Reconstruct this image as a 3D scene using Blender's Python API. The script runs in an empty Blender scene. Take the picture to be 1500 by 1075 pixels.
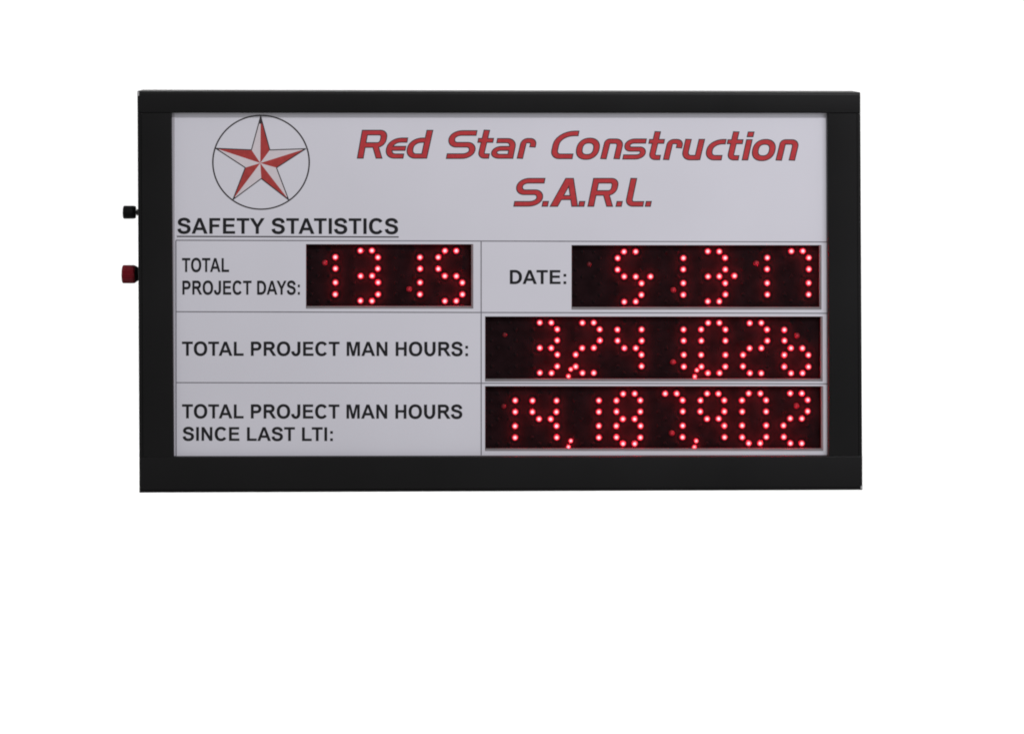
import bpy, bmesh, math, random
from mathutils import Vector, Matrix, Euler

random.seed(7)
sc = bpy.context.scene
C = sc.collection
R = math.radians

# ------------------------------------------------------------------ camera
CAM_LOC = Vector((-0.12, -3.5, 0.40))
CAM_ROT = Euler((math.pi / 2 + 4.01875351e-03, 8.95036140e-04, -1.18384664e-02), 'XYZ')
FL, SHX, SHY = 2.33269902, 6.38032477e-02, -3.49654857e-01
cd = bpy.data.cameras.new('camera')
cd.sensor_width = 36; cd.lens = FL * 36
cd.shift_x = SHX; cd.shift_y = SHY
cd.clip_start = 0.05; cd.clip_end = 200
cam = bpy.data.objects.new('camera', cd)
cam.location = CAM_LOC; cam.rotation_euler = CAM_ROT
C.objects.link(cam); sc.camera = cam

# ------------------------------------------------------------------ world, lamps, exposure
w = bpy.data.worlds.new('World'); sc.world = w; w.use_nodes = True
bg = w.node_tree.nodes['Background']
bg.inputs['Color'].default_value = (1.0, 0.99, 0.97, 1); bg.inputs['Strength'].default_value = 0.27
sc.view_settings.view_transform = 'Standard'
sc.view_settings.look = 'None'
sc.view_settings.exposure = 0; sc.view_settings.gamma = 1
sc.cycles.filter_width = 1.9

def area(name, loc, target, size, power, col=(1, 1, 1), size_y=None):
    l = bpy.data.lights.new(name, 'AREA'); l.energy = power; l.color = col
    l.shape = 'RECTANGLE'; l.size = size; l.size_y = size_y or size
    o = bpy.data.objects.new(name, l); C.objects.link(o)
    o.location = loc
    o.rotation_euler = (Vector(target) - Vector(loc)).to_track_quat('-Z', 'Y').to_euler()
    return o
area('key_softbox', (0.95, -2.65, 2.65), (0.1, 0, 0), 0.30, 58, (0.98, 0.97, 1.0))
area('fill_softbox', (2.1, -2.5, 0.9), (0, 0, 0), 1.5, 20, (0.93, 0.93, 1.0))
# lamps that wash the white backdrop, standing beside and above the board, turned away from the camera
for s in (-1, 1):
    area('backdrop_lamp', (s * 2.6, 0.9, 0.0), (0, 3.2, -0.2), 0.7, 37, size_y=3.2)
for s in (-1, 1):
    area('backdrop_lamp', (s * 6.2, 0.9, 0.0), (s * 6.0, 3.2, -0.1), 0.7, 60, size_y=3.2)
area('backdrop_lamp', (0, 0.9, 2.2), (0, 3.2, 0), 2.4, 24, size_y=0.6)
area('backdrop_lamp', (0, 0.9, -2.6), (0, 3.2, -0.6), 3.4, 43, size_y=0.6)

# ------------------------------------------------------------------ helpers
_M = CAM_ROT.to_matrix()
def P(px, py, y=0.0):
    """photograph measurement (1500 x 1075) -> metres on the board plane at depth y"""
    u = px / 1500 - 0.5 + SHX
    v = (537.5 - py) * (733 / 1075) / 1024 + SHY
    d = _M @ Vector((u / FL, v / FL, -1.0))
    t = (y - CAM_LOC.y) / d.y
    return CAM_LOC + d * t

MM = 0.001
def mat(name, col, rough=0.5, spec=0.5, metal=0.0, noise=0.0, nscale=60, bump=0.0, bscale=400, coat=0.0):
    m = bpy.data.materials.new(name); m.use_nodes = True
    nt = m.node_tree; b = nt.nodes['Principled BSDF']
    b.inputs['Base Color'].default_value = (*col, 1)
    b.inputs['Roughness'].default_value = rough
    b.inputs['Specular IOR Level'].default_value = spec
    b.inputs['Metallic'].default_value = metal
    b.inputs['Coat Weight'].default_value = coat
    tc = nt.nodes.new('ShaderNodeTexCoord')
    if noise:
        n = nt.nodes.new('ShaderNodeTexNoise'); n.inputs['Scale'].default_value = nscale
        n.inputs['Detail'].default_value = 5
        nt.links.new(tc.outputs['Object'], n.inputs['Vector'])
        r = nt.nodes.new('ShaderNodeMapRange')
        r.inputs['From Min'].default_value = 0.3; r.inputs['From Max'].default_value = 0.7
        r.inputs['To Min'].default_value = 1 - noise; r.inputs['To Max'].default_value = 1 + noise
        nt.links.new(n.outputs['Fac'], r.inputs['Value'])
        mx = nt.nodes.new('ShaderNodeVectorMath'); mx.operation = 'SCALE'
        mx.inputs[0].default_value = col
        nt.links.new(r.outputs['Result'], mx.inputs['Scale'])
        nt.links.new(mx.outputs['Vector'], b.inputs['Base Color'])
    if bump:
        n2 = nt.nodes.new('ShaderNodeTexNoise'); n2.inputs['Scale'].default_value = bscale
        nt.links.new(tc.outputs['Object'], n2.inputs['Vector'])
        bp = nt.nodes.new('ShaderNodeBump'); bp.inputs['Strength'].default_value = bump
        bp.inputs['Distance'].default_value = 0.0005
        nt.links.new(n2.outputs['Fac'], bp.inputs['Height'])
        nt.links.new(bp.outputs['Normal'], b.inputs['Normal'])
    return m

def led_mat(name, stops, radius):
    """LED lens: hot centre, red glow halo painted into the emission towards the rim (measured from the lens axis)"""
    m = bpy.data.materials.new(name); m.use_nodes = True
    nt = m.node_tree; b = nt.nodes['Principled BSDF']
    b.inputs['Base Color'].default_value = (0.06, 0.004, 0.006, 1)
    b.inputs['Roughness'].default_value = 0.35; b.inputs['Specular IOR Level'].default_value = 0.2
    tc = nt.nodes.new('ShaderNodeTexCoord')
    sep = nt.nodes.new('ShaderNodeVectorMath'); sep.operation = 'MULTIPLY'
    sep.inputs[1].default_value = (1, 0, 1)
    ln = nt.nodes.new('ShaderNodeVectorMath'); ln.operation = 'LENGTH'
    nt.links.new(tc.outputs['Object'], sep.inputs[0]); nt.links.new(sep.outputs[0], ln.inputs[0])
    last = None
    for (r0, c0), (r1, c1) in zip(stops, stops[1:]):
        mr = nt.nodes.new('ShaderNodeMapRange'); mr.interpolation_type = 'SMOOTHSTEP'
        mr.inputs['From Min'].default_value = r0 * MM; mr.inputs['From Max'].default_value = r1 * MM
        nt.links.new(ln.outputs['Value'], mr.inputs['Value'])
        mx = nt.nodes.new('ShaderNodeMix'); mx.data_type = 'RGBA'
        if last: nt.links.new(last.outputs[2], mx.inputs[6])
        else: mx.inputs[6].default_value = (*c0, 1)
        mx.inputs[7].default_value = (*c1, 1)
        nt.links.new(mr.outputs['Result'], mx.inputs['Factor'])
        last = mx
    # Mix sockets: pick the colour ones
    nt.links.new(last.outputs[2], b.inputs['Emission Color'])
    b.inputs['Emission Strength'].default_value = 1.0
    return m

M_frame = mat('black_powder_coat', (0.0064, 0.0062, 0.0066), 0.45, 0.24, noise=0.22, nscale=7, bump=0.25, bscale=900)
M_case = mat('black_sheet_metal', (0.008, 0.008, 0.008), 0.5, 0.3, noise=0.1)
M_panel = mat('printed_white_sheet', (0.80, 0.79, 0.86), 0.42, 0.25, noise=0.022, nscale=5, bump=0.05, bscale=300)
M_strip = mat('grey_edge_strip', (0.50, 0.48, 0.52), 0.5, 0.3)
M_ink = mat('black_ink', (0.017, 0.017, 0.02), 0.5, 0.2, noise=0.15, nscale=80)
M_rule = mat('grey_rule_ink', (0.22, 0.21, 0.24), 0.5, 0.2, noise=0.1, nscale=120)
M_under = mat('dark_grey_rule_ink', (0.11, 0.105, 0.12), 0.5, 0.2, noise=0.1, nscale=120)
M_out = mat('charcoal_outline_ink', (0.048, 0.042, 0.045), 0.5, 0.2, noise=0.1, nscale=90)
M_red = mat('red_title_ink', (0.56, 0.050, 0.058), 0.5, 0.2, noise=0.12, nscale=130)
M_star = mat('red_star_ink', (0.46, 0.058, 0.055), 0.5, 0.2, noise=0.14, nscale=110)
M_pink = mat('pale_pink_ink', (0.77, 0.70, 0.74), 0.5, 0.2, noise=0.03, nscale=90)
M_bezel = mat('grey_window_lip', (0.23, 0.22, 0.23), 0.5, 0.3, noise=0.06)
M_bezel_dark = mat('shaded_window_lip', (0.03, 0.03, 0.03), 0.6, 0.2)  # dark copy of the lip colour, shade painted on top, left and walls
M_pcb = mat('dark_smoked_backing', (0.0125, 0.0048, 0.0060), 0.7, 0.05, noise=0.35, nscale=55)
M_off = mat('unlit_led_lens', (0.013, 0.008, 0.009), 0.9, 0.02)
M_led = led_mat('lit_led_lens', [(1.2, (6, 0.82, 0.88)), (2.5, (1.8, 0.33, 0.40)), (3.5, (0.50, 0.006, 0.022)), (5.6, (0.10, 0.0006, 0.004))], 5.4)
M_comma = led_mat('lit_small_led_lens', [(1.0, (5, 0.72, 0.78)), (2.0, (1.6, 0.28, 0.33)), (2.9, (0.42, 0.005, 0.02)), (4.6, (0.09, 0.0006, 0.004))], 4.4)
M_dim = led_mat('dim_reflection_led_lens', [(0.4, (0.40, 0.03, 0.045)), (3.0, (0.14, 0.004, 0.010)), (5.2, (0.02, 0.0008, 0.0015))], 5.0)  # LED that is off; its inner red reflection is painted in as emission
M_faint = led_mat('faint_reflection_led_lens', [(0.3, (0.10, 0.010, 0.016)), (2.6, (0.035, 0.002, 0.004)), (5.0, (0.006, 0.0004, 0.0008))], 5.0)  # weaker version of that painted reflection
M_alu = mat('bare_aluminium', (0.50, 0.50, 0.50), 0.5, 0.5, 0.15)
M_bblack = mat('black_plastic', (0.006, 0.006, 0.006), 0.6, 0.12)
M_steel = mat('dark_steel', (0.10, 0.10, 0.10), 0.4, 0.3, 0.6)
M_bred = mat('red_plastic', (0.17, 0.005, 0.012), 0.5, 0.12, noise=0.2, nscale=300)
M_wall = mat('white_paper_backdrop', (0.93, 0.93, 0.93), 0.9, 0.1, noise=0.004, nscale=3)

def newobj(name, me, parent=None):
    o = bpy.data.objects.new(name, me); C.objects.link(o)
    if parent: o.parent = parent
    return o

def mesh(name, V, F, mats, parent=None, mi=None, smooth=False, origin=None):
    if origin is None:
        # put the origin at the middle of the piece
        origin = Vector([(min(v[i] for v in V) + max(v[i] for v in V)) / 2 for i in range(3)])
    me = bpy.data.meshes.new(name)
    me.from_pydata([tuple(Vector(v) - origin) for v in V], [], F)
    for m in (mats if isinstance(mats, (list, tuple)) else [mats]): me.materials.append(m)
    if mi:
        for p, i in zip(me.polygons, mi): p.material_index = i
    if smooth:
        for p in me.polygons: p.use_smooth = True
    me.update()
    o = newobj(name, me, parent)
    o.location = origin
    return o

def under(o, parent):
    o.parent = parent; o.matrix_parent_inverse = Matrix.Translation(-parent.location)
    return o

# ------------------------------------------------------------------ backdrop
S = 9.0
wall = mesh('backdrop', [(-S, 3.2, -S), (S, 3.2, -S), (S, 3.2, S), (-S, 3.2, S),
                         (-S, 3.25, -S), (S, 3.25, -S), (S, 3.25, S), (-S, 3.25, S)],
            [(0, 1, 2, 3), (5, 4, 7, 6), (0, 4, 5, 1), (1, 5, 6, 2), (2, 6, 7, 3), (3, 7, 4, 0)], M_wall)
wall['kind'] = 'structure'

# ------------------------------------------------------------------ the board
board = bpy.data.objects.new('display_board', None); C.objects.link(board)
board.empty_display_size = 0.1
board['label'] = 'black framed safety statistics board with glowing red LED numbers and a red star emblem'
board['category'] = 'display board'

# outer and inner corners, measured
O = dict(tl=(201, 133.3), tr=(1260.5, 135.2), br=(1263.5, 717.9), bl=(204, 722.0))
I = dict(tl=(251, 165.2), tr=(1212.5, 166.2), br=(1213.8, 667.5), bl=(254.3, 669.6))
DEPTH = 0.070
YP = 0.009           # printed sheet sits this far behind the front of the frame

def bar(name, a_out, b_out, a_in, b_in, parent, r_out=4.2, r_in=1.3, ease=True, groove=0):
    """a frame rail: cross-section rounded at its outer and inner edges, lofted from end a to end b"""
    def secs(po, pi):
        po = Vector(po); pi = Vector(pi); wd = (pi - po).length
        out = [(0.0, DEPTH)]
        for k in range(7):
            a = math.pi / 2 * k / 6
            out.append((r_out * (1 - math.cos(a)), r_out * MM * (1 - math.sin(a))))
        if groove: out += [(groove, 0), (groove + 0.2, 0.0012), (groove + 1.0, 0.0012), (groove + 1.2, 0)]
        for k in range(5):
            a = math.pi / 2 * k / 4
            out.append((wd - r_in * (1 - math.sin(a)), r_in * MM * (1 - math.cos(a))))
        out.append((wd, YP + 0.004))
        out.append((wd * 0.9, YP + 0.004)); out.append((wd * 0.9, DEPTH))
        d = (pi - po) / wd
        res = []
        for t, y in out:
            q = po + d * t
            res.append(P(q.x, q.y, 0.0) + Vector((0, y, 0)))
        return res
    n_end = 3
    rings = []
    ao, bo, ai, bi = map(Vector, (a_out, b_out, a_in, b_in))
    # slight easing of the two ends (corner rounded by 0.8 mm)
    L = (bo - ao).length
    e = 0.7 / L
    eb = 0.0012 if ease else 0.0
    for t, back in ((0, eb), (e, 0.0), (0.5, 0.0), (1 - e, 0.0), (1, eb)):
        s = secs(ao.lerp(bo, t), ai.lerp(bi, t))
        rings.append([p + Vector((0, back if p.y < 0.02 else 0, 0)) for p in s])
    V = [p for r in rings for p in r]; n = len(rings[0]); F = []
    for i in range(len(rings) - 1):
        for j in range(n):
            F.append((i * n + j, i * n + (j + 1) % n, (i + 1) * n + (j + 1) % n, (i + 1) * n + j))
    F.append(tuple(range(n))[::-1]); F.append(tuple((len(rings) - 1) * n + k for k in range(n)))
    o = mesh(name, V, F, M_frame, parent)
    for k, p in enumerate(o.data.polygons): p.use_smooth = len(p.vertices) == 4
    bm = bmesh.new(); bm.from_mesh(o.data); bmesh.ops.recalc_face_normals(bm, faces=bm.faces); bm.to_mesh(o.data); bm.free()
    o.data.set_sharp_from_angle(angle=R(35))
    return o

def lerp(a, b, t): return (a[0] + (b[0] - a[0]) * t, a[1] + (b[1] - a[1]) * t)
# the top and bottom rails run the whole width, the side rails butt between them with a hairline gap
TLi = (O['tl'][0] + 0.2, 165.2); TRi = (O['tr'][0] + 0.1, 165.6)
BLi = (O['bl'][0] - 0.2, 669.6); BRi = (O['br'][0] - 0.1, 667.9)
rt = bar('frame_rail', O['tl'], O['tr'], TLi, TRi, board)
rb = bar('frame_rail', O['bl'], O['br'], BLi, BRi, board, r_out=2.0, groove=3.6)
rl = bar('frame_rail', (O['tl'][0] + 0.2, 165.45), (O['bl'][0] - 0.2, 669.5), (I['tl'][0], 165.45), (I['bl'][0], 669.4), board, r_out=1.4, ease=False, groove=4.8)
rr = bar('frame_rail', (O['tr'][0] + 0.1, 165.95), (O['br'][0] - 0.3, 667.8), (I['tr'][0], 165.95), (I['br'][0], 667.9), board, r_out=1.4, ease=False, groove=4.8)

def box_px(name, x0, y0, x1, y1, d0, d1, m, parent, smooth=False):
    q = [P(x0, y0, 0), P(x1, y0, 0), P(x1, y1, 0), P(x0, y1, 0)]
    V = [v + Vector((0, d0, 0)) for v in q] + [v + Vector((0, d1, 0)) for v in q]
    F = [(0, 3, 2, 1), (4, 5, 6, 7), (0, 1, 5, 4), (1, 2, 6, 5), (2, 3, 7, 6), (3, 0, 4, 7)]
    return mesh(name, V, F, m, parent)

# bare metal showing at two chipped frame corners
under(box_px('corner_chip', 200.9, 134.2, 203.8, 140.2, -0.0004, 0.012, M_alu, None), rt)
under(box_px('corner_chip', 1260.8, 711.8, 1263.4, 715.9, -0.0004, 0.012, M_alu, None), rb)
# back case
box_px('back_case', 206, 138, 1257.5, 714, 0.022, DEPTH + 0.012, M_case, board)

# ---- display windows (x0,y0,x1,y1 of the dark opening incl. lip), lips measured at right and bottom
WIN = [
    dict(r=(448.3, 357.6, 693.3, 451.9), lip=(2.9, 3.4)),
    dict(r=(837.3, 359.0, 1203.4, 453.4), lip=(3.0, 3.6)),
    dict(r=(710.6, 463.5, 1205.2, 558.6), lip=(3.0, 3.6)),
    dict(r=(710.6, 565.5, 1206.0, 660.4), lip=(3.0, 3.4)),
]
# ---- printed sheet with four cut-outs: grid of quads, thin sheet with returns
xs = sorted({250.0, 1215.5, *[c for w_ in WIN for c in (w_['r'][0], w_['r'][2])]})
ys = sorted({163.5, 671.0, *[c for w_ in WIN for c in (w_['r'][1], w_['r'][3])]})
V, F = [], []
idx = {}
def vid(x, y):
    if (x, y) not in idx:
        idx[(x, y)] = len(V); V.append(P(x, y, YP))
    return idx[(x, y)]
for i in range(len(xs) - 1):
    for j in range(len(ys) - 1):
        cx, cy = (xs[i] + xs[i + 1]) / 2, (ys[j] + ys[j + 1]) / 2
        if any(w_['r'][0] < cx < w_['r'][2] and w_['r'][1] < cy < w_['r'][3] for w_ in WIN): continue
        F.append((vid(xs[i], ys[j]), vid(xs[i], ys[j + 1]), vid(xs[i + 1], ys[j + 1]), vid(xs[i + 1], ys[j])))
sheet = mesh('printed_sheet', V, F, M_panel, board)
sheet.location.y = YP

# grey strip along the left edge of the sheet
a = box_px('edge_strip', 251.2, 167, 255.0, 668.5, YP - 0.0008, YP + 0.0005, M_strip, sheet)
a.parent = sheet; a.matrix_parent_inverse = Matrix.Translation(-sheet.location)

# ------------------------------------------------------------------ flat print
class Print:
    """flat ink pieces on the sheet; each next piece lies 0.02 mm further forward, none coplanar"""
    def __init__(s, base=0.25): s.V = []; s.F = []; s.mi = []; s.z = base
    def add(s, pts, faces, m=0):
        k = len(s.V)
        for p in pts: s.V.append(P(p[0], p[1], YP - s.z * MM))
        for f in faces: s.F.append(tuple(k + i for i in f)); s.mi.append(m)
        s.z += 0.004
    def poly(s, pts, m=0):
        n = len(pts)
        area2 = sum(pts[i][0] * pts[(i + 1) % n][1] - pts[(i + 1) % n][0] * pts[i][1] for i in range(n))
        if area2 > 0: pts = pts[::-1]
        from mathutils.geometry import tessellate_polygon
        tris = tessellate_polygon([[Vector((p[0], p[1], 0)) for p in pts]])
        s.add(pts, tris, m)
    def strip(s, a, b, closed=False, m=0):
        n = len(a); pts = list(a) + list(b)
        rng = range(n if closed else n - 1)
        s.add(pts, [(i, (i + 1) % n, n + (i + 1) % n, n + i) for i in rng], m)
    def build(s, name, mats, parent=None):
        # make all faces look to the camera
        F = []
        for f in s.F:
            a_, b_, c_ = (s.V[f[0]], s.V[f[1]], s.V[f[2]])
            n = (b_ - a_).cross(c_ - a_)
            F.append(f if n.y < 0 else f[::-1])
        o = mesh(name, s.V, F, mats, None, s.mi)
        return under(o, parent or sheet)

def catmull(pts, closed=False, n=7):
    pts = [Vector(p) for p in pts]; N = len(pts); out = []
    for i in range(N if closed else N - 1):
        if closed: p0, p1, p2, p3 = pts[i - 1], pts[i], pts[(i + 1) % N], pts[(i + 2) % N]
        else: p0, p1, p2, p3 = pts[max(i - 1, 0)], pts[i], pts[i + 1], pts[min(i + 2, N - 1)]
        for k in range(n):
            t = k / n
            out.append(0.5 * (2 * p1 + (p2 - p0) * t + (2 * p0 - 5 * p1 + 4 * p2 - p3) * t * t + (3 * p1 - p0 - 3 * p2 + p3) * t ** 3))
    if not closed: out.append(pts[-1])
    return out

def fillet(pts, radii, n=7):
    """polyline with its inner corners rounded"""
    out = [Vector(pts[0])]
    for i in range(1, len(pts) - 1):
        a, b, c = Vector(pts[i - 1]), Vector(pts[i]), Vector(pts[i + 1])
        r = radii[i - 1] if isinstance(radii, (list, tuple)) else radii
        m1 = 0.98 if i == 1 else 0.5; m2 = 0.98 if i == len(pts) - 2 else 0.5
        if r <= 0.01: out.append(b); continue
        d1 = min(r, (a - b).length * m1); d2 = min(r, (c - b).length * m2)
        p, q = b + (a - b).normalized() * d1, b + (c - b).normalized() * d2
        for k in range(n + 1):
            t = k / n; u = 1 - t
            c1 = p.lerp(b, 0.56); c2 = q.lerp(b, 0.56)
            out.append(p * u ** 3 + c1 * 3 * u * u * t + c2 * 3 * u * t * t + q * t ** 3)
    out.append(Vector(pts[-1]))
    return out

def ribbon(line, hv, hh, closed=False, inset=0.0, ends=(0, 0)):
    """offset a centreline to both sides; hv half width where it runs vertically, hh where horizontally"""
    L = []
    for p in line:
        if not L or (p - L[-1]).length > 1e-4: L.append(Vector(p))
    if closed and (L[0] - L[-1]).length < 1e-4: L.pop()
    n = len(L)
    if not closed and (inset or any(ends)):
        L[0] = L[0] + (L[1] - L[0]).normalized() * (inset - ends[0])
        L[-1] = L[-1] + (L[-2] - L[-1]).normalized() * (inset - ends[1])
    A, B = [], []
    for i in range(n):
        if closed: d1, d2 = L[i] - L[i - 1], L[(i + 1) % n] - L[i]
        else:
            d1 = L[i] - L[i - 1] if i else L[1] - L[0]
            d2 = L[i + 1] - L[i] if i < n - 1 else d1
        d1, d2 = d1.normalized(), d2.normalized()
        t = (d1 + d2)
        t = t.normalized() if t.length > 1e-6 else d1
        nrm = Vector((-t.y, t.x))
        h = math.sqrt((hh * t.x) ** 2 + (hv * t.y) ** 2) - inset
        c = max(0.5, nrm.dot(Vector((-d1.y, d1.x))))
        A.append(L[i] + nrm * h / c); B.append(L[i] - nrm * h / c)
    return A, B

# ---- bold grotesque capitals, 1000 units per em, cap height 716
HV, HH = 79, 67
def arc(cx, cy, rx, ry, a0, a1, n=26, pw=2.25):
    out = []
    for k in range(n + 1):
        a = R(a0 + (a1 - a0) * k / n); c, s_ = math.cos(a), math.sin(a)
        out.append(Vector((cx + rx * math.copysign(abs(c) ** (2 / pw), c), cy + ry * math.copysign(abs(s_) ** (2 / pw), s_))))
    return out
GL = {
 'T': (611, [('p', [(21,716),(590,716),(590,595),(377,595),(377,0),(233,0),(233,595),(21,595)])]),
 'A': (722, [('p', [(0,0),(279,716),(355,716),(355,549),(154,0)]), ('p', [(718,0),(432,716),(355,716),(355,549),(561,0)]), ('p', [(213,163),(499,163),(452,284),(257,284)])]),
 'F': (611, [('p', [(73,716),(564,716),(564,595),(218,595),(218,425),(516,425),(516,304),(218,304),(218,0),(73,0)])]),
 'E': (667, [('p', [(73,716),(604,716),(604,595),(218,595),(218,436),(577,436),(577,315),(218,315),(218,121),(618,121),(618,0),(73,0)])]),
 'Y': (667, [('p', [(261,0),(261,301),(-1,716),(168,716),(336,434),(500,716),(667,716),(405,300),(405,0)])]),
 'I': (278, [('p', [(69,716),(213,716),(213,0),(69,0)])]),
 'L': (611, [('p', [(73,710),(218,710),(218,121),(582,121),(582,0),(73,0)])]),
 'H': (722, [('p', [(73,716),(218,716),(218,434),(503,434),(503,716),(648,716),(648,0),(503,0),(503,313),(218,313),(218,0),(73,0)])]),
 'N': (722, [('p', [(74,716),(215,716),(508,238),(508,716),(642,716),(642,0),(497,0),(208,467),(208,0),(74,0)])]),
 'M': (833, [('p', [(71,716),(287,716),(417,228),(545,716),(762,716),(762,0),(628,0),(628,564),(486,0),(347,0),(205,564),(205,0),(71,0)])]),
 ':': (333, [('p', [(98,517),(235,517),(235,380),(98,380)]), ('p', [(98,137),(235,137),(235,0),(98,0)])]),
 'O': (778, [('c', arc(389,358,273,307,0,360,44))]),
 'C': (722, [('r', arc(376,358,257,307,36,324,40))]),
 'U': (722, [('r', fillet([(145,716),(145,50),(575,50),(575,716)], 250, 12))]),
 'J': (556, [('r', fillet([(413,716),(413,48),(105,48),(92,232)], [190, 150], 12))]),
 'D': (722, [('p', [(73,716),(218,716),(218,0),(73,0)]), ('r', fillet([(150,655),(602,655),(602,61),(150,61)], [270, 270], 12))]),
 'P': (667, [('p', [(73,716),(218,716),(218,0),(73,0)]), ('r', fillet([(150,655),(548,655),(548,331),(150,331)], [165, 165], 9))]),
 'R': (722, [('p', [(73,716),(218,716),(218,0),(73,0)]), ('r', fillet([(150,655),(570,655),(570,360),(150,360)], [155, 155], 9)),
             ('p', [(330,330),(480,345),(570,230),(727,0),(554,0),(420,200)])]),
 'S': (667, [('r', catmull([(545,497),(515,590),(430,650),(320,666),(205,640),(140,580),(126,515),(160,448),(270,402),(400,368),(505,318),(545,235),(530,145),(450,72),(330,50),(205,72),(130,140),(103,226)], n=5))]),
}
KERN = {'AT': -74, 'TA': -74, 'AY': -92, 'YS': -20, 'LT': -74, 'AF': 0, 'TO': -18, 'OT': -18, 'FE': 0, 'FA': -55, 'DA': -20, 'LY': -92, 'PA': -70, 'OA': -18, 'RS': 0}
def text_line(txt, x0, x1, top, base, dy=0.0):
    """one printed line fitted between x0 and x1; dy: how much lower the right end sits"""
    pr = Print()
    lo = 1e9; hi = -1e9; x = 0; pl = []
    for i, ch in enumerate(txt):
        if ch == ' ': x += 278; continue
        if i and txt[i - 1] + ch in KERN: x += KERN[txt[i - 1] + ch] * 0.6
        pl.append((ch, x)); x += GL[ch][0]
    k = (base - top) / 716
    shapes = []
    for ch, ox in pl:
        for kind, pts in GL[ch][1]:
            pts = [Vector(p) for p in pts]
            if kind == 'p': s = ('p', [p + Vector((ox, 0)) for p in pts], None)
            else:
                A, B = ribbon(pts, HV, HH, kind == 'c')
                s = (kind, [p + Vector((ox, 0)) for p in A], [p + Vector((ox, 0)) for p in B])
            shapes.append(s)
            for p in s[1] + (s[2] or []): lo = min(lo, p.x); hi = max(hi, p.x)
    kx = (x1 - x0) / (hi - lo)
    def T(p):
        X = x0 + (p.x - lo) * kx
        return (X, base - p.y * k + dy * (X - x0) / (x1 - x0))
    for kind, A, B in shapes:
        if kind == 'p': pr.poly([T(p) for p in A])
        else: pr.strip([T(p) for p in A], [T(p) for p in B], kind == 'c')
    return pr.build('lettering', M_ink)
text_line('SAFETY STATISTICS', 259.8, 583.2, 319.3, 342.2, 0.6)
text_line('TOTAL', 266.6, 335.6, 377.9, 398.4)
text_line('PROJECT DAYS:', 267.2, 439.3, 411.1, 431.5, 0.1)
text_line('DATE:', 746.9, 829.5, 395.5, 415.9, 0.1)
text_line('TOTAL PROJECT MAN HOURS:', 266.6, 685.6, 500.3, 521.0, 0.5)
text_line('TOTAL PROJECT MAN HOURS', 266.7, 677.3, 592.1, 612.7, 0.6)
text_line('SINCE LAST LTI:', 267.6, 487.6, 625.4, 645.5, 0.4)

def rule(x0, y0, x1, y1, th, m, name='printed_rule', base=0.12):
    pr = Print(base)
    a = Vector((x0, y0)); b = Vector((x1, y1)); d = (b - a).normalized(); n = Vector((-d.y, d.x)) * th / 2
    pr.add([a + n, b + n, b - n, a - n], [(0, 1, 2, 3)])
    return pr.build(name, m)
rule(259, 346.3, 584, 347.1, 2.0, M_under, 'underline')
rule(257.3, 351.9, 1212, 354.4, 1.5, M_rule, base=0.12)
rule(257.3, 456.6, 1212, 458.9, 1.5, M_rule, base=0.13)
rule(257.3, 560.4, 1212, 562.3, 1.5, M_rule, base=0.14)
rule(257.6, 352.5, 257.9, 668.5, 1.7, M_rule, base=0.16)
rule(704.8, 353.2, 704.9, 666.5, 1.5, M_rule, base=0.18)

# ---- star emblem
pr = Print(0.2)
ring = arc(382.4, 237.7, 70.6, 68.7, 0, 360, 96, 2.0)[:-1]
A, B = ribbon(ring, 1.05, 1.0, True); pr.strip(A, B, True, 0)
tips = [(381.9, 170.2), (448.0, 217.8), (422.9, 292.7), (341.2, 292.3), (316.0, 217.2)]
inn = [(395.3, 219.7), (405.0, 245.7), (382.7, 261.5), (359.3, 245.5), (368.4, 219.5)]
cen = Vector((381.3, 238.8))
outl = []
for t, i_ in zip(tips, inn): outl += [Vector(t), Vector(i_)]
# pale half and red half of every point, then the dark outline and ridge lines
for k in range(5):
    t = Vector(tips[k]); cw = Vector(inn[k]); cc = Vector(inn[k - 1])
    pr.poly([t, cc, cen], 2); pr.poly([t, cw, cen], 1)
pr.z = 0.32
for k in range(10):
    a, b = outl[k], outl[(k + 1) % 10]; d = (b - a).normalized(); n = Vector((-d.y, d.x)) * 0.7
    pr.add([a + n, b + n, b - n, a - n], [(0, 1, 2, 3)], 0)
for k in range(5):
    t = Vector(tips[k]); tip = t.lerp(cen, 0.16 if k == 0 else 0.07)
    d = (cen - t).normalized(); n = Vector((-d.y, d.x))
    pr.poly([t, tip + n * (1.9 if k == 0 else 1.2), tip - n * (1.9 if k == 0 else 1.2)], 0)
pr.build('star_emblem', [M_out, M_star, M_pink])

# ---- red italic title, centrelines of the strokes in photograph measurements
SH = 0.19
TITLE = []
def st(pts, rad=6, v=5.0, h=4.15, closed=False): TITLE.append((pts, rad, v, h, closed))
# R e d
st([(527.6,232.4),(535.2,190.2)])
st([(530.6,194.2),(563.6,194.2),(560.0,212.4),(531,212.4)], [7, 8])
st([(549.2,211),(555.4,232.4)])
st([(597.4,205.2),(573.0,205.2),(568.0,228.6),(591.6,228.6)], [15, 10], 4.9, 3.8)
st([(571.5,217.3),(594.6,217.3)], 0, 4.9, 3.7)
st([(629.9,190.2),(620.6,232.4)])
st([(624,205.3),(603.4,205.3),(598.6,228.6),(621,228.6)], [15, 10], 4.9, 3.9)
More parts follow.
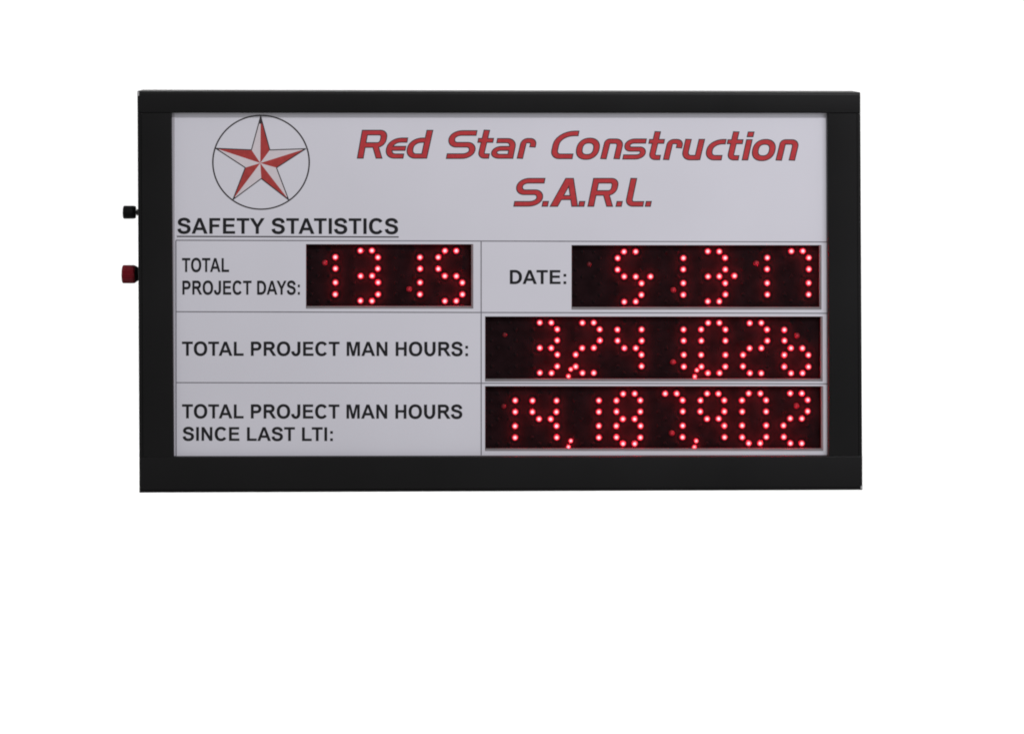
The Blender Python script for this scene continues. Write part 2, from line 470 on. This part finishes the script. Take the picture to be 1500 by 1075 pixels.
# S t a r
st([(698.8,194.8),(663.8,194.8),(660.0,212.0),(693.4,212.0),(689.6,228.7),(653.8,228.7)], [13, 9, 9, 13])
st([(713.4,190.0),(704.2,228.6),(717.0,228.6)], 6, 4.8, 3.9)
st([(699.8,205.6),(723.2,205.6)], 0, 4.9, 3.6)
st([(727.6,206.0),(752.3,206.0),(746.9,232.6)], [9], 4.9, 3.8)
st([(748.6,228.9),(722.6,228.9),(725.4,217.4),(750,217.4)], [9, 9], 4.6, 3.7)
st([(761.4,232.6),(767.7,206.0),(782.3,206.0),(779.8,216.0)], [5, 6], 4.7, 3.9)
# C o n s t r u c t i o n
st([(848.2,195.4),(818.0,195.4),(810.6,229.0),(839.4,229.0)], [24, 9])
st([(861.2,217.9)], 'o', 4.9, 4.3, (12.4, 12.0))
st([(883.7,233.2),(890.2,206.8),(909.2,206.8),(903.2,233.2)], [3, 7], 4.8, 4.0)
st([(947.0,206.6),(920.8,206.6),(917.8,218.4),(942.8,218.4),(940.0,229.9),(912.2,229.9)], [9, 6, 6, 9], 4.6, 3.8)
st([(963.7,192.2),(954.6,230.7),(967.6,230.7)], 6, 4.8, 3.9)
st([(950.3,207.1),(973.6,207.1)], 0, 4.9, 3.6)
st([(975.6,234.4),(982.0,207.3),(997.0,207.3),(994.4,217.2)], [5, 6], 4.7, 3.9)
st([(1008.8,203.4),(1002.3,230.9),(1023.4,230.9)], [9], 4.8, 4.0)
st([(1028.3,203.4),(1020.9,234.6)], 0, 4.8, 4)
st([(1063.8,207.5),(1042.4,207.5),(1036.6,231.0),(1057.8,231.0)], [17, 10], 4.9, 4.0)
st([(1078.7,192.4),(1069.5,231.2),(1082.6,231.2)], 6, 4.8, 3.9)
st([(1065.2,207.6),(1088.6,207.6)], 0, 4.9, 3.6)
st([(1100.5,192.6),(1098.6,201.0)], 0, 5.0, 4)
st([(1097.9,203.9),(1091.1,235.0)], 0, 4.8, 4)
st([(1118.9,219.8)], 'o', 4.9, 4.3, (12.3, 12.0))
st([(1140.6,235.3),(1147.2,207.9),(1166.4,207.9),(1159.8,235.3)], [3, 7], 4.8, 4.0)
# S . A . R . L .
st([(798.4,264.7),(763.0,264.7),(759.4,281.6),(792.4,281.6),(788.4,298.6),(752.6,298.6)], [12, 9, 9, 14])
st([(799.6,294.3),(797.9,302.8)], 0, 4.7, 4)
st([(811.0,302.9),(834.6,260.6)], 0, 6.2, 4)
st([(842.0,302.9),(835.6,260.6)], 0, 5.0, 4)
st([(816,289.4),(838,289.4)], 0, 4.8, 3.7)
st([(853.0,294.4),(851.3,302.9)], 0, 4.6, 4)
st([(865.3,302.9),(874.0,260.6)])
st([(870,264.7),(902.2,264.7),(898.6,282.6),(869,282.6)], [7, 8])
st([(887.2,281.6),(893.2,302.9)])
st([(907.9,294.4),(906.1,302.9)], 0, 4.6, 4)
st([(928.6,260.6),(920.6,298.7),(943.0,298.7)], [7])
st([(950.6,294.4),(948.8,302.9)], 0, 4.4, 4)

def title_pass(pr, inset, m, strokes):
    for pts, rad, v, h, extra in strokes:
        base = 232.0
        if rad == 'o':
            (cx, cy), (rx, ry) = pts[0], extra
            cu = cx - (base - cy) * SH
            line = arc(cu, cy, rx, ry, 0, 360, 40, 2.3)[:-1]; closed = True
        else:
            q = [Vector((p[0] - (base - p[1]) * SH, p[1])) for p in pts]
            line = fillet(q, rad) if len(q) > 2 else q; closed = False
        if not closed and len(pts) == 2 and abs(pts[0][1] - pts[1][1]) > 3:
            # straight stem or leg, cut level at both ends
            a, b = Vector(pts[0]), Vector(pts[1])
            if a.y > b.y: a, b = b, a
            d = (b - a) / (b.y - a.y)
            a = a + d * inset; b = b - d * inset; hw = Vector((v - inset * 1.03, 0))
            pr.add([a - hw, a + hw, b + hw, b - hw], [(0, 1, 2, 3)], m)
            continue
        A, B = ribbon(line, v, h, closed, inset)
        T = lambda p: (p.x + (base - p.y) * SH, p.y)
        pr.strip([T(p) for p in A], [T(p) for p in B], closed, m)
counts = [3, 2, 2, 1, 2, 2, 1] + [1, 1, 1, 1, 2, 1, 2, 1, 2, 2, 1, 1] + [1, 1, 3, 1, 3, 1, 1, 1]
k = 0
for n_, c_ in enumerate(counts):
    pr = Print(0.15 + 0.001 * n_)
    title_pass(pr, 0.0, 0, TITLE[k:k + c_])
    pr.z = 0.30 + 0.001 * n_
    title_pass(pr, 1.35, 1, TITLE[k:k + c_])
    pr.build('title_letter', [M_out, M_red])
    k += c_
assert k == len(TITLE)

# ------------------------------------------------------------------ LED windows
YB = YP + 0.0075      # depth of the LED backing
def dome(name, r, hgt, m, seg=14, rg=4):
    V, F = [], []
    for i in range(rg):
        a = math.pi / 2 * i / rg
        for k in range(seg):
            b = 2 * math.pi * k / seg
            V.append((r * MM * math.cos(a) * math.cos(b), -hgt * MM * math.sin(a), r * MM * math.cos(a) * math.sin(b)))
    V.append((0, -hgt * MM, 0))
    for i in range(rg - 1):
        for k in range(seg):
            F.append((i * seg + k, i * seg + (k + 1) % seg, (i + 1) * seg + (k + 1) % seg, (i + 1) * seg + k))
    for k in range(seg): F.append(((rg - 1) * seg + k, (rg - 1) * seg + (k + 1) % seg, rg * seg))
    me = bpy.data.meshes.new(name); me.from_pydata(V, [], F); me.materials.append(m)
    for p in me.polygons: p.use_smooth = True
    return me, V, F
led_me, DV, DF = dome('led', 5.2, 1.9, M_led)
comma_me, _, _ = dome('small_led', 4.2, 1.7, M_comma)
dim_me, _, _ = dome('dim_led', 5.0, 2.4, M_dim)
faint_me, _, _ = dome('dim_led', 5.0, 2.4, M_faint)

SEG = {'a': [(9.8, 0), (26.6, 0)], 'f': [(0, 1), (0, 2)], 'b': [(35.3, 1), (35.3, 2)], 'g': [(9.8, 3), (26.6, 3)],
       'e': [(0, 4), (0, 5)], 'c': [(35.3, 4), (35.3, 5)], 'd': [(9.8, 6), (26.6, 6)]}
DIG = {'0': 'abcdef', '1': 'bc', '2': 'abged', '3': 'abgcd', '4': 'fgbc', '5': 'afgcd', '6': 'fgecd', '7': 'abc', '8': 'abcdefg', '9': 'abfgc', ' ': ''}
ROWS = [
    dict(d='1315', x=[456, 518.4, 580, 641.9], y=[366.9, 376.6, 393.4, 403.9, 413.7, 431.0, 440.5], dy=0.3,
         comma=[], dash=[], dim=[(475.7, 384.8, 1), (599.5, 423.4, 1)]),
    dict(d=' 51317', x=[843.2, 904.4, 965.7, 1027, 1088.4, 1149.2], y=[368.6, 378.2, 394.9, 405.2, 415.2, 432.0, 442.0], dy=-0.9,
         comma=[], dash=[(952.8, 405.2), (1075.8, 404.5)], dim=[(863, 387.2, 0), (986.4, 424.8, 1), (1108, 385.6, 1)]),
    dict(d=' 3241026', x=[720, 781, 843.2, 904.5, 966, 1027.1, 1088.3, 1148.8], y=[472.5, 482.3, 498.5, 509.4, 519.4, 536.4, 546.0], dy=0.5,
         comma=[(836.1, 540.8), (832.6, 550.9), (1020.6, 542.1), (1017.6, 551.4)], dash=[],
         dim=[(739.3, 490.5, 0), (986, 530.3, 1), (1167.5, 491.4, 1)]),
    dict(d='14187902', x=[719.3, 779.9, 841.8, 902.8, 964.6, 1025.8, 1087.0, 1147.7], y=[576.9, 586.7, 603.3, 613.8, 623.9, 640.8, 650.0], dy=-0.9,
         comma=[(836.1, 645.4), (832.6, 654.4), (1019.8, 645.6), (1017, 654.8)], dash=[],
         dim=[(737.6, 595.2, 0), (984.3, 634.3, 1), (1166.5, 594.6, 1)]),
]
LAMP = []
for e_ in (0.022, 0.013):
    l = bpy.data.lights.new('led_light', 'POINT'); l.energy = e_; l.color = (1.0, 0.0, 0.03); l.shadow_soft_size = 0.0
    LAMP.append(l)
for w_, row in zip(WIN, ROWS):
    x0, y0, x1, y1 = w_['r']; lr, lb = w_['lip']
    q = [P(x0 - 2, y0 - 2, YB), P(x1 + 2, y0 - 2, YB), P(x1 + 2, y1 + 2, YB), P(x0 - 2, y1 + 2, YB)]
    V = q + [v + Vector((0, 0.002, 0)) for v in q]
    F = [(0, 3, 2, 1), (4, 5, 6, 7), (0, 1, 5, 4), (1, 2, 6, 5), (2, 3, 7, 6), (3, 0, 4, 7)]
    win = mesh('display_window', V, F, M_pcb, board)
    # lip: narrow at left and top, wide slope at right and bottom
    a = [(x0, y0), (x1, y0), (x1, y1), (x0, y1)]
    li, lt = 0.7, 0.8
    b = [(x0 + li, y0 + lt), (x1 - lr, y0 + lt), (x1 - lr, y1 - lb), (x0 + li, y1 - lb)]
    V = [P(*p, YP - 0.0003) for p in a] + [P(*p, YP + 0.0002) for p in b] + [P(*p, YP + 0.0002) + Vector((0, YB - YP - 0.0002, 0)) for p in b] \
        + [P(*p, YP + 0.004) for p in a]
    F, mi = [], []
    for k in range(4):
        j = (k + 1) % 4
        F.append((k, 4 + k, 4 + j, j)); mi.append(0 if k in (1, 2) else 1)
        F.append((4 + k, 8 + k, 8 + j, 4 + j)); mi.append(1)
        F.append((12 + k, k, j, 12 + j)); mi.append(1)
    lip = mesh('window_lip', V, F, [M_bezel, M_bezel_dark], None, mi)
    under(lip, win)
    span = x1 - x0
    def put(me, name, x, y):
        o = bpy.data.objects.new(name, me); C.objects.link(o)
        o.location = P(x, y + row['dy'] * (x - x0) / span, YB) - Vector((0, 0.0002, 0))
        if me not in (dim_me, faint_me):
            # the light the LED itself throws on the board behind it
            l = LAMP[me.name.startswith('small')]
            lo = bpy.data.objects.new('led_light', l); C.objects.link(lo)
            lo.location = o.location - Vector((0, 0.0025, 0)); under(lo, win)
        return under(o, win)
    offV, offF = [], []
    for ch, X in zip(row['d'], row['x']):
        for seg, pts in SEG.items():
            for dx, yi in pts:
                if seg in DIG[ch]: put(led_me, 'led', X + dx + random.uniform(-.25, .25), row['y'][yi] + random.uniform(-.25, .25))
                else:
                    c = P(X + dx, row['y'][yi] + row['dy'] * (X - x0) / span, YB) - Vector((0, 0.0001, 0)); k = len(offV)
                    offV += [c + Vector(v) * 0.55 for v in DV]; offF += [tuple(k + i for i in f) for f in DF]
    for x, y in row['dash']: put(led_me, 'led', x, y)
    for x, y in row['comma']: put(comma_me, 'small_led', x, y - row['dy'] * (x - x0) / span)
    for x, y, on in row['dim']: put(dim_me if on else faint_me, 'dim_led', x, y - row['dy'] * (x - x0) / span).scale = ((0.88,) * 3 if on else (0.75,) * 3)
    off = mesh('unlit_led', offV, offF, M_off, None, smooth=True)
    off['kind'] = 'stuff'
    under(off, win)

# ------------------------------------------------------------------ push buttons on the left side
def lathe_x(name, prof, cx, cy, yd, m, parent, seg=40, ribs=0, rib=0.0):
    """turned piece whose axis runs left-right; prof: (photo x, radius in mm)"""
    V, F = [], []
    for px, r in prof:
        c = P(px, cy, yd)
        for k in range(seg):
            a = 2 * math.pi * k / seg
            rr = r * (1 - (rib if ribs and k % 2 and r > prof[0][1] * 0.9 else 0))
            V.append(c + Vector((0, rr * MM * math.cos(a), rr * MM * math.sin(a))))
    n = len(prof)
    for i in range(n - 1):
        for k in range(seg):
            F.append((i * seg + k, i * seg + (k + 1) % seg, (i + 1) * seg + (k + 1) % seg, (i + 1) * seg + k))
    F.append(tuple(range(seg))[::-1]); F.append(tuple((n - 1) * seg + k for k in range(seg)))
    o = mesh(name, V, F, m, None)
    bm = bmesh.new(); bm.from_mesh(o.data); bmesh.ops.recalc_face_normals(bm, faces=bm.faces); bm.to_mesh(o.data); bm.free()
    for p in o.data.polygons: p.use_smooth = not ribs and len(p.vertices) == 4
    if not ribs: o.data.set_sharp_from_angle(angle=R(30))
    return under(o, parent) if parent else o
YD = 0.030
cap = lathe_x('push_button', [(180.6, 8.2), (181.2, 9.3), (182.4, 9.7), (195.8, 9.7), (197.0, 9.3), (198.7, 8.9), (199.0, 6.0)], 0, 310.8, YD, M_bblack, None)
cap.parent = board; cap['label'] = 'black cap on a thin metal stem'
lathe_x('stem', [(198.6, 3.6), (200.6, 3.6), (200.7, 4.8), (202.4, 4.6), (202.5, 3.2), (204.8, 3.2), (204.9, 5.8), (206.8, 5.8)], 0, 311.0, YD, M_steel, cap)
cap = lathe_x('push_button', [(179.0, 10.0), (179.3, 11.8), (180.6, 13.2), (182.4, 13.5), (195.6, 13.5), (197.4, 13.1), (198.6, 12.2)], 0, 401.6, YD, M_bred, None, seg=56, ribs=1, rib=0.045)
cap.parent = board; cap['label'] = 'ribbed red cap on a black collar'
lathe_x('collar', [(198.2, 12.0), (199.4, 12.0), (201.2, 10.6), (202.6, 9.6), (205.5, 9.6), (206.5, 9.0)], 0, 401.4, YD, M_bblack, cap)
